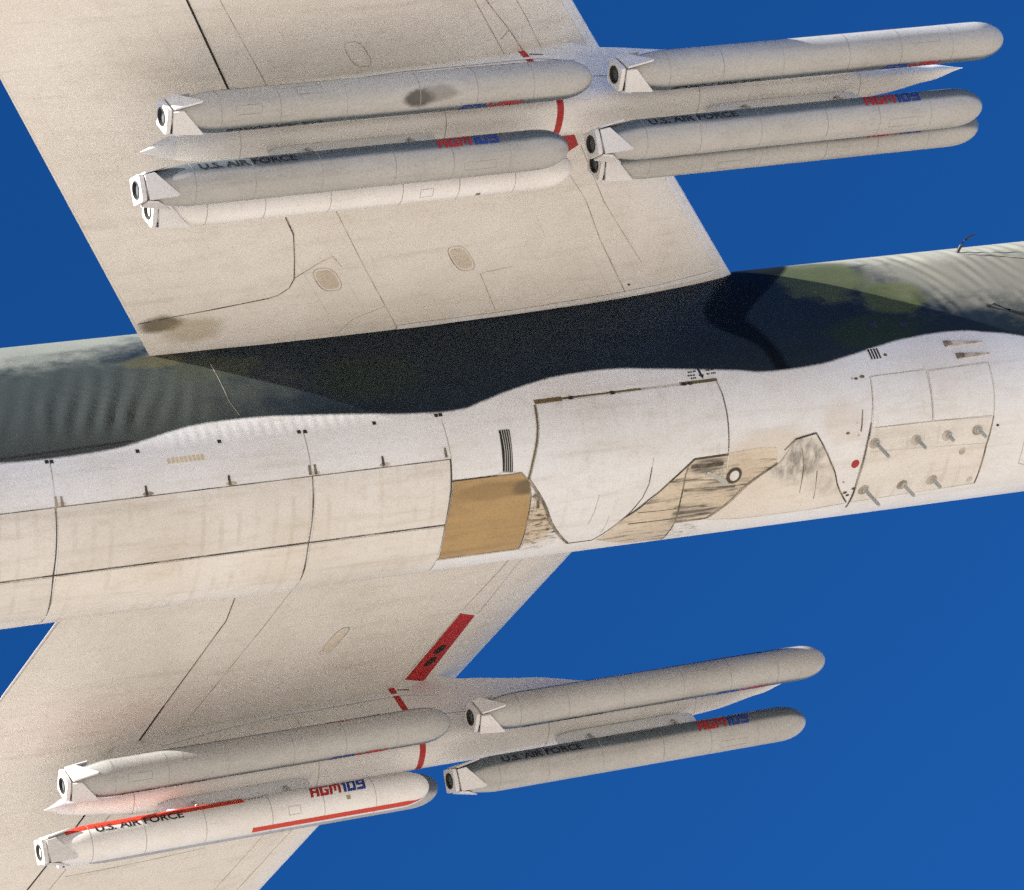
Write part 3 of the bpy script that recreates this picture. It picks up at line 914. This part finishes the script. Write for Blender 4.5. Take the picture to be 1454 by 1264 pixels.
# forward louvres and scoops below the paint line
v2 = plate('louvre_vent', FS, [(8.04, -156.6), (8.225, -157.0), (8.205, -150.4), (8.045, -150.2)], 0.003, 'belly', plane, depth=0.004)
for k in range(4):
    xx = 8.055 + k * 0.046
    ribbon('slat', FS, [(xx, -156.4), (xx - 0.002, -150.6)], 0.026, 0.007, 'dark', v2, vary=0.05)
plate('yellow_dot_marking', FS, ellipse_poly((8.287, -152.3), 0.03, 0.8, 12), 0.004, 'seam_olive', fus, depth=0.004)
for (xa, ta, xb, tb) in ((9.295, -154.4, 9.884, -153.3), (9.409, -147.0, 9.927, -146.4)):
    sc = plate('air_scoop', FS, [(xa, ta - 1.6), (xb, tb - 0.1), (xb, tb + 0.1), (xa, ta + 1.6)], 0.020, 'seam_light', fus, depth=0.03)
    plate('scoop_mouth', FS, [(xa - 0.02, ta - 1.5), (xa + 0.10, ta - 1.1), (xa + 0.10, ta + 1.1), (xa - 0.02, ta + 1.5)], 0.024, 'seam', fus, depth=0.03)
# arrow and stencils above the gear door
ribbon('arrow_marking', FS, [(5.365, -156.4), (5.372, -152.8)], 0.035, 0.003, 'black', fus, vary=0)
plate('arrow_marking', FS, [(5.335, -153.2), (5.415, -153.2), (5.380, -150.8)], 0.003, 'black', fus, depth=0.003)
for (xx, tt, w_) in ((5.19, -155.2, .07), (5.27, -155.4, .05), (5.17, -153.4, .12), (5.20, -151.8, .09), (5.47, -155.2, .06), (5.545, -155.3, .05), (5.46, -153.2, .05), (5.53, -153.3, .08)):
    for q in range(3):
        xq = xx + q * w_ / 3
        plate('stencil_mark', FS, [(xq, tt - .35), (xq + w_ / 4.2, tt - .35), (xq + w_ / 4.2, tt + .45), (xq, tt + .45)], 0.003, 'black', fus, depth=0.003)
# dark ports high on the shaded side, blade antenna, probe and cable
for (xx, tt) in ((8.348, -169.0), (8.816, -167.6)):
    plate('dark_port', FS, ellipse_poly((xx, tt), 0.075, 1.6, 16), 0.006, 'black', fus, depth=0.006)
p, nn = FS.at(10.648, 150.5)
fx = Vector((1, 0, 0))
tube('blade_antenna', [p - nn * 0.03, p + nn * 0.10 + fx * 0.07, p + nn * 0.19 + fx * 0.15, p + nn * 0.23 + fx * 0.22, p + nn * 0.24 + fx * 0.34], [0.028, 0.024, 0.02, 0.014, 0.006], 'black', plane, 10)
ribbon('cable_fairing', FS, [(10.66, 154.0), (10.9, 157.5), (11.5, 165.2), (12.5, 172)], 0.022, 0.012, 'seam', fus, vary=0.4)
ribbon('skin_joint', FS, [(-1.404, 179.9), (-1.404, 177)], 0.009, 0.004, 'seam_light', fus)
ribbon('skin_joint', FS, [(-1.404, -179.9), (-1.427, -167.2), (-1.369, -159.6)], 0.006, 0.004, 'seam_light', fus)
pr = []
for (xx, tt, h) in ((10.30, -172.5, 0.0), (10.369, -171.2, 0.07), (10.536, -166.5, 0.09), (10.75, -163.6, 0.09), (11.3, -160.5, 0.06)):
    q, nn = FS.at(xx, tt)
    pr.append(q + nn * h)
tube('air_probe', pr, [0.03, 0.02, 0.016, 0.014, 0.008], 'black', plane, 10)
ribbon('paint_edge_seam', FS, [(-5.4, -150.5), (-4.73, -151.5), (-3.8, -152.2), (-2.9, -153.0)], 0.030, 0.004, 'black', fus, vary=0.7)
# ------------------------------------------------------------------ weapons pylons
pyl = {}
for sg in (-1, 1):
    nm = 'starboard' if sg < 0 else 'port'
    root = empty('weapons_pylon', (0, 0, 0),
                 'long white pylon with red band under the wing above the fuselage' if sg < 0 else 'long white pylon with red band under the wing below the fuselage',
                 'pylon', 'weapons pylons under the wings')
    pyl[sg] = root
    S = PS[sg]
    xs = [-3.15 + 12.05 * i / 150 for i in range(151)]
    ss = [i / 44 for i in range(45)]
    skin_mesh('pylon_body', [[S.raw(x, s) for s in ss] for x in xs], 'pylon', root, angle=50)
    plate('tail_cone', S, [(-3.12, 0.02), (-2.72, 0.02), (-2.72, 0.98), (-3.12, 0.98)], 0.004, 'fin', root, depth=0.003, cut=(0.06, 0.03))
    plate('red_band', S, [(2.50, 0.02), (2.595, 0.02), (2.595, 0.98), (2.50, 0.98)], 0.004, 'red', root, depth=0.004)
    for xx in (-1.9, 0.9, 4.6, 7.1):
        ribbon('panel_joint', S, [(xx, 0.05), (xx, 0.95)], 0.008, 0.003, 'seam_light', root, vary=0.3)
    for s_ in (0.235, 0.765):
        ribbon('panel_joint', S, [(-1.6, s_), (4.4, s_), (6.8, s_ * 0.9 + 0.05)], 0.010, 0.003, 'seam_light', root, vary=0.6)
        ribbon('panel_slot', S, [(2.62, s_ - 0.14 * (1 if s_ < .5 else -1)), (2.80, s_ - 0.14 * (1 if s_ < .5 else -1))], 0.03, 0.005, 'seam', root)
    # fairing along the wing joint
    for tside in (0.12, 0.88):
        ribbon('wing_joint_fairing', S, [(-1.2, tside), (0.8, tside), (2.2, tside), (3.2, tside)], 0.05, 0.010, 'rack', root, vary=0.2)


def box_loft(name, x0, x1, y, z0, z1, hw, mat, parent, rnd=0.25):
    rows = []
    for i in range(25):
        u = i / 24
        x = x0 + (x1 - x0) * u
        d = min(u, 1 - u) * (x1 - x0)
        k = math.sqrt(max(0.0, 1 - (1 - min(1, d / rnd)) ** 2)) if d < rnd else 1.0
        k = 0.12 + 0.88 * k
        a, b = z0, z1
        r = []
        for j in range(16):
            t = 2 * PI * j / 16
            cy, cz = math.cos(t), math.sin(t)
            r.append(Vector((x, y + hw * k * math.copysign(abs(cy) ** 0.4, cy), (a[0] + a[1] * x + b[0] + b[1] * x) / 2 + ((b[0] - a[0]) + (b[1] - a[1]) * x) / 2 * math.copysign(abs(cz) ** 0.4, cz))))
        rows.append(r)
    return skin_mesh(name, rows, mat, parent, angle=40)


# ------------------------------------------------------------------ cruise missiles
XA, GAP, PIT = -3.456, 6.257, 0.0192


def txt_mesh(body, size, shear=0.0, offset=0.0, width=None):
    cu = bpy.data.curves.new('t', 'FONT')
    cu.body = body
    cu.size = size
    cu.shear = shear
    cu.offset = offset
    cu.resolution_u = 3
    ob = bpy.data.objects.new('t', cu)
    col.objects.link(ob)
    dg = bpy.context.evaluated_depsgraph_get()
    me = bpy.data.meshes.new_from_object(ob.evaluated_get(dg))
    bpy.data.objects.remove(ob)
    bpy.data.curves.remove(cu)
    xs_ = [v.co.x for v in me.vertices]
    k = (width / (max(xs_) - min(xs_))) if width else 1.0
    x0 = min(xs_)
    ys_ = [v.co.y for v in me.vertices]
    mid = (max(ys_) + min(ys_)) / 2
    for v in me.vertices:
        v.co.x = (v.co.x - x0) * k
        v.co.y -= mid
    return me


def wrap_text(name, me, x0, side, mat, up=0.0, h=0.0025):
    """lay flat lettering round the missile's side; side -1 starboard, +1 port"""
    bm = bmesh.new()
    bm.from_mesh(me)
    for k in range(-8, 9):
        bmesh.ops.bisect_plane(bm, geom=bm.verts[:] + bm.edges[:] + bm.faces[:], plane_co=(0, k * 0.02, 0), plane_no=(0, 1, 0))
    for v in bm.verts:
        deg = math.degrees((v.co.y + up) / MS.R)
        x = x0 + v.co.x if side < 0 else x0 - v.co.x
        p, nn = MS.at(x, deg if side < 0 else 180 - deg)
        v.co = p + nn * h
    bmesh.ops.recalc_face_normals(bm, faces=bm.faces)
    out = bpy.data.meshes.new(name)
    bm.to_mesh(out)
    bm.free()
    out.materials.append(M[mat])
    return out


t_usaf = txt_mesh('U.S. AIR FORCE', 0.165, 0.0, 0.004, 1.30)
BLOCK = {
    'A': (0.80, [(0, 0, .25, 1), (.55, 0, .80, 1), (.25, .76, .55, 1), (.25, .32, .55, .54)]),
    'G': (0.80, [(0, 0, .25, 1), (.25, .77, .80, 1), (.25, 0, .80, .23), (.56, .23, .80, .54), (.42, .38, .56, .54)]),
    'M': (1.00, [(0, 0, .23, 1), (.77, 0, 1, 1), (.23, .76, .77, 1), (.40, .22, .60, .76)]),
    '1': (0.40, [(.13, 0, .40, 1), (0, .72, .13, .94)]),
    '0': (0.80, [(0, 0, .25, 1), (.55, 0, .80, 1), (.25, .77, .55, 1), (.25, 0, .55, .23)]),
    '9': (0.80, [(0, .40, .25, 1), (.55, 0, .80, 1), (.25, .77, .55, 1), (.25, .40, .55, .62), (0, 0, .55, .22)]),
}


def block_text(body, height, width, shear=0.22):
    # heavy slanted block letters for the logo
    total = sum(BLOCK[ch][0] for ch in body) + 0.09 * (len(body) - 1)
    k = width / total
    vs, fs, x = [], [], 0.0
    for ch in body:
        for (a, b, c, d) in BLOCK[ch][1]:
            n0 = len(vs)
            for (px, py) in ((a, b), (c, b), (c, d), (a, d)):
                vs.append(((x + px) * k + shear * py * height, (py - 0.5) * height, 0))
            fs.append((n0, n0 + 1, n0 + 2, n0 + 3))
        x += BLOCK[ch][0] + 0.09
    me = bpy.data.meshes.new('t')
    me.from_pydata(vs, [], fs)
    return me


t_agm = block_text('AGM', 0.195, 0.47)
t_109 = block_text('109', 0.195, 0.36)
lettering = {}
for side in (-1, 1):
    sx = 1 if side < 0 else -1
    lettering[side] = [
        ('lettering', wrap_text('lettering', t_usaf, 0.76 if side < 0 else 2.06, side, 'black')),
        ('logo_letters', wrap_text('logo_letters', t_agm, 3.97 if side < 0 else 4.82, side, 'red')),
        ('logo_numerals', wrap_text('logo_numerals', t_109, (3.97 if side < 0 else 4.82) + sx * 0.49, side, 'blue')),
    ]

# shared meshes of the missile's parts
tmp = empty('tmp')
body_xs = [0.0, 0.05, 0.1, 0.2, 0.3, 0.4, 0.5, 0.58, 0.66] + [0.8 + 0.25 * i for i in range(19)] + [MS.L - 0.50 + 0.5 * math.sin(PI / 2 * i / 14) for i in range(1, 14)] + [MS.L - 0.0004]
rows = [[MS.at(x, 360 * j / 40)[0] for j in range(40)] for x in body_xs]
o_body = skin_mesh('body', rows, 'missile', tmp, angle=55)
def square_ring(xx, half_diag, k=32):
    # square whose corners point to the sides, top and belly
    out = []
    for j in range(k):
        a = 2 * PI * j / k
        b = (a + PI / 4) % (PI / 2) - PI / 4 if False else a
        r = half_diag / (abs(math.cos(b)) + abs(math.sin(b)))
        r = min(r, half_diag * 0.94)
        out.append(Vector((xx, -r * math.cos(a), r * math.sin(a))))
    return out


def round_ring(xx, r, k=32):
    return [Vector((xx, -r * math.cos(2 * PI * j / k), r * math.sin(2 * PI * j / k))) for j in range(k)]


o_noz = skin_mesh('tail_frame', [round_ring(0.05, 0.150), square_ring(0.03, 0.236), square_ring(-0.03, 0.242), round_ring(-0.032, 0.128), round_ring(-0.032, 0.116)], 'fin', tmp, cap=False, angle=30)
o_bore = skin_mesh('nozzle_bore', [round_ring(-0.040, 0.118), round_ring(-0.044, 0.100), round_ring(0.05, 0.090), round_ring(0.12, 0.06), round_ring(0.125, 0.002)], 'soot', tmp, cap=False, angle=30)


def fin_mesh(deg):
    # folded control fin lying flat on one side of the square tail
    a = math.radians(deg)
    d = Vector((0, -math.cos(a), math.sin(a)))
    u = Vector((0, -math.sin(a), -math.cos(a)))           # towards decreasing angle
    vs = []
    for xx, v in ((0.04, -0.150), (0.17, -0.165), (0.43, 0.150), (0.41, 0.165), (0.06, 0.170)):
        q = max(0.168, MS.rad(xx) + 0.003)
        for dq in (0.0, 0.022):
            vs.append(Vector((xx, 0, 0)) + d * (q + dq) + u * v * (1.0 if dq == 0 else 0.97))
    N = 5
    fs = [tuple(range(0, 10, 2)), tuple(range(9, 0, -2))]
    for i in range(N):
        j = (i + 1) % N
        fs.append((2 * i, 2 * i + 1, 2 * j + 1, 2 * j))
    bm = bmesh.new()
    bv = [bm.verts.new(v) for v in vs]
    for f in fs: bm.faces.new([bv[i] for i in f])
    return bm_obj('tail_fin', bm, 'fin', tmp, 20)


o_fins = [fin_mesh(a) for a in (-45, 45, 135, 225)]
o_seams = [ribbon('body_seam', MS, [(xx, a * 12.0) for a in range(31)], 0.007, 0.0015, 'missile_seam', tmp, vary=0.2) for xx in (0.66, 1.45, 2.35, 3.35, 4.15, 4.95)]
def hatch(x0, x1, d0, d1):
    return ribbon('access_hatch', MS, [(x0, d0), (x1, d0), (x1, d1), (x0, d1), (x0, d0)], 0.006, 0.0015, 'missile_seam', tmp, vary=0.4)


o_hatch = [hatch(1.7, 2.05, -78, -50), hatch(3.6, 3.78, -64, -38), hatch(4.3, 4.75, -95, -70), hatch(0.85, 1.2, -120, -95)]
o_seal = box_loft('hatch', 2.2, 3.2, 0.0, (0.245, 0), (0.275, 0), 0.07, 'missile', tmp)
# the white missile's own stripes and square
st_top = plate('red_stripe', MS, [(0.34, 4), (3.0, 6), (3.0, 75), (0.34, 75)], 0.0025, 'orange_red', tmp, depth=0.003)
st_low = plate('red_stripe', MS, [(3.05, -109), (5.45, -109), (5.74, -101), (5.45, -87), (3.05, -87)], 0.0025, 'orange_red', tmp, depth=0.003)
sq = plate('dark_square_marking', MS, [(4.50, -46), (4.56, -46), (4.56, -33), (4.50, -33)], 0.003, 'seam', tmp, depth=0.003)
sq2 = plate('dark_square_marking', MS, [(4.42, -84), (4.48, -84), (4.48, -72), (4.42, -72)], 0.003, 'seam', tmp, depth=0.003)
sten = [plate('stencil_mark', MS, [(3.02 + k * 0.05, 16), (3.05 + k * 0.05, 16), (3.05 + k * 0.05, 21), (3.02 + k * 0.05, 21)], 0.002, 'seam', tmp, depth=0.002) for k in range(6)]

white_body = o_body.data.copy()
white_body.materials.clear()
white_body.materials.append(M['missile_white'])
sooty_body = o_body.data.copy()
sooty_body.materials.clear()
sooty_body.materials.append(M['missile_sooty'])


def missile(loc, label, white=None, smudge=False, roll=0.0):
    r = empty('cruise_missile', loc, label, 'missile', 'cruise missiles hung in clusters on the pylons')
    r.rotation_euler = (math.radians(roll), -math.atan(PIT), 0)
    b = link('body', white_body if white else (sooty_body if smudge else o_body.data), r)
    nz = link('tail_frame', o_noz.data, r)
    link('nozzle_bore', o_bore.data, nz)
    for f in o_fins:
        link('tail_fin', f.data, r)
    for s_ in o_seams:
        link('body_seam', s_.data, b)
    for q, s_ in enumerate(o_hatch):
        if (q * 7 + int(abs(loc[0] * 3 + loc[1] * 5 + loc[2] * 11))) % 3 == 0:
            link('access_hatch', s_.data, b)
    for side in (-1, 1) if white != 'plain' else ():
        for nm, me in lettering[side]:
            link(nm, me, b)
    if white == 'plain':
        link('dark_square_marking', sq2.data, b)
    elif white:
        for s_ in (st_top, st_low): link('red_stripe', s_.data, b)
        link('dark_square_marking', sq.data, b)
        for s_ in sten: link('stencil_mark', s_.data, b)
    return r


B_, YO, ZB_, DZ, DXO = 5.487, 0.692, -1.364, 0.519, 0.4265


def slot(sg, which, grp):
    y, z, dx = B_, ZB_, 0.0
    if which != 'b':
        z += DZ
        dx = DXO
        y += YO if which == 'o' else -YO
    x = XA + GAP * grp
    if (sg, which, grp) == (1, 'o', 0):
        y, z, dx = y - 0.10, z + 0.02, dx + 0.05
    return (x + dx, sg * y, z + PIT * (x + 7))


LABELS = {
    (-1, 'o', 0): 'grey missile with a sooty smudge, outermost of the rear cluster under the upper wing',
    (-1, 'b', 0): 'grey missile marked U.S. AIR FORCE, rear cluster under the upper wing',
    (-1, 'i', 0): 'white missile mostly hidden behind the lettered grey one, rear cluster under the upper wing',
    (-1, 'o', 1): 'grey missile with sunlit top edge at the top right, outermost forward one',
    (-1, 'b', 1): 'grey missile marked U.S. AIR FORCE, forward cluster ahead of the upper wing',
    (-1, 'i', 1): 'grey missile peeking out below the lettered one, forward cluster ahead of the upper wing',
    (1, 'i', 0): 'plain grey missile with sunlit tail, rear cluster under the lower wing, above the white missile',
    (1, 'b', 0): 'white missile with red stripes under the lower wing',
    (1, 'o', 0): 'grey missile almost hidden behind the white one with red stripes',
    (1, 'i', 1): 'plain grey missile against the sky, forward cluster ahead of the lower wing, nearest the fuselage',
    (1, 'b', 1): 'grey missile marked U.S. AIR FORCE, forward cluster ahead of the lower wing',
}
for key, lab in LABELS.items():
    side_sg = 0 if key[1] == 'b' else (key[0] if key[1] == 'o' else -key[0])
    missile(slot(*key), lab, white=('striped' if key == (1, 'b', 0) else 'plain' if key == (-1, 'i', 0) else None), smudge=(key == (-1, 'o', 0)), roll=(50.0 if side_sg < 0 else 38.0) * side_sg)

# ejector racks that tie the missiles to the pylons
for sg in (-1, 1):
    for grp in (0, 1):
        x0 = XA + GAP * grp
        zt = lambda x: 0
        box_loft('ejector_rack', x0 + 1.9, x0 + 4.2, sg * B_, (ZB_ + 0.25 + PIT * 7, PIT), (ZB_ + 0.52 + PIT * 7, PIT), 0.10, 'rack', pyl[sg], 0.35)
        for xb in (x0 + 2.35, x0 + 3.75):
            for q in (-1, 1):
                zr = ZB_ + PIT * (xb + 7)
                tube('sway_brace', [Vector((xb, sg * B_ + q * 0.06, zr + 0.40)), Vector((xb, sg * B_ + q * 0.15, zr + 0.31)), Vector((xb, sg * B_ + q * 0.185, zr + 0.18))], [0.022, 0.020, 0.030], 'metal', pyl[sg], 8)
        for q in (-1, 1):
            box_loft('ejector_rack', x0 + 2.4, x0 + 4.2, sg * B_ + q * 0.36, (ZB_ + DZ + 0.10 + PIT * 7, PIT), (ZB_ + DZ + 0.24 + PIT * 7, PIT), 0.12, 'rack', pyl[sg], 0.2)

for o in list(tmp.children):
    bpy.data.objects.remove(o)
bpy.data.objects.remove(tmp)
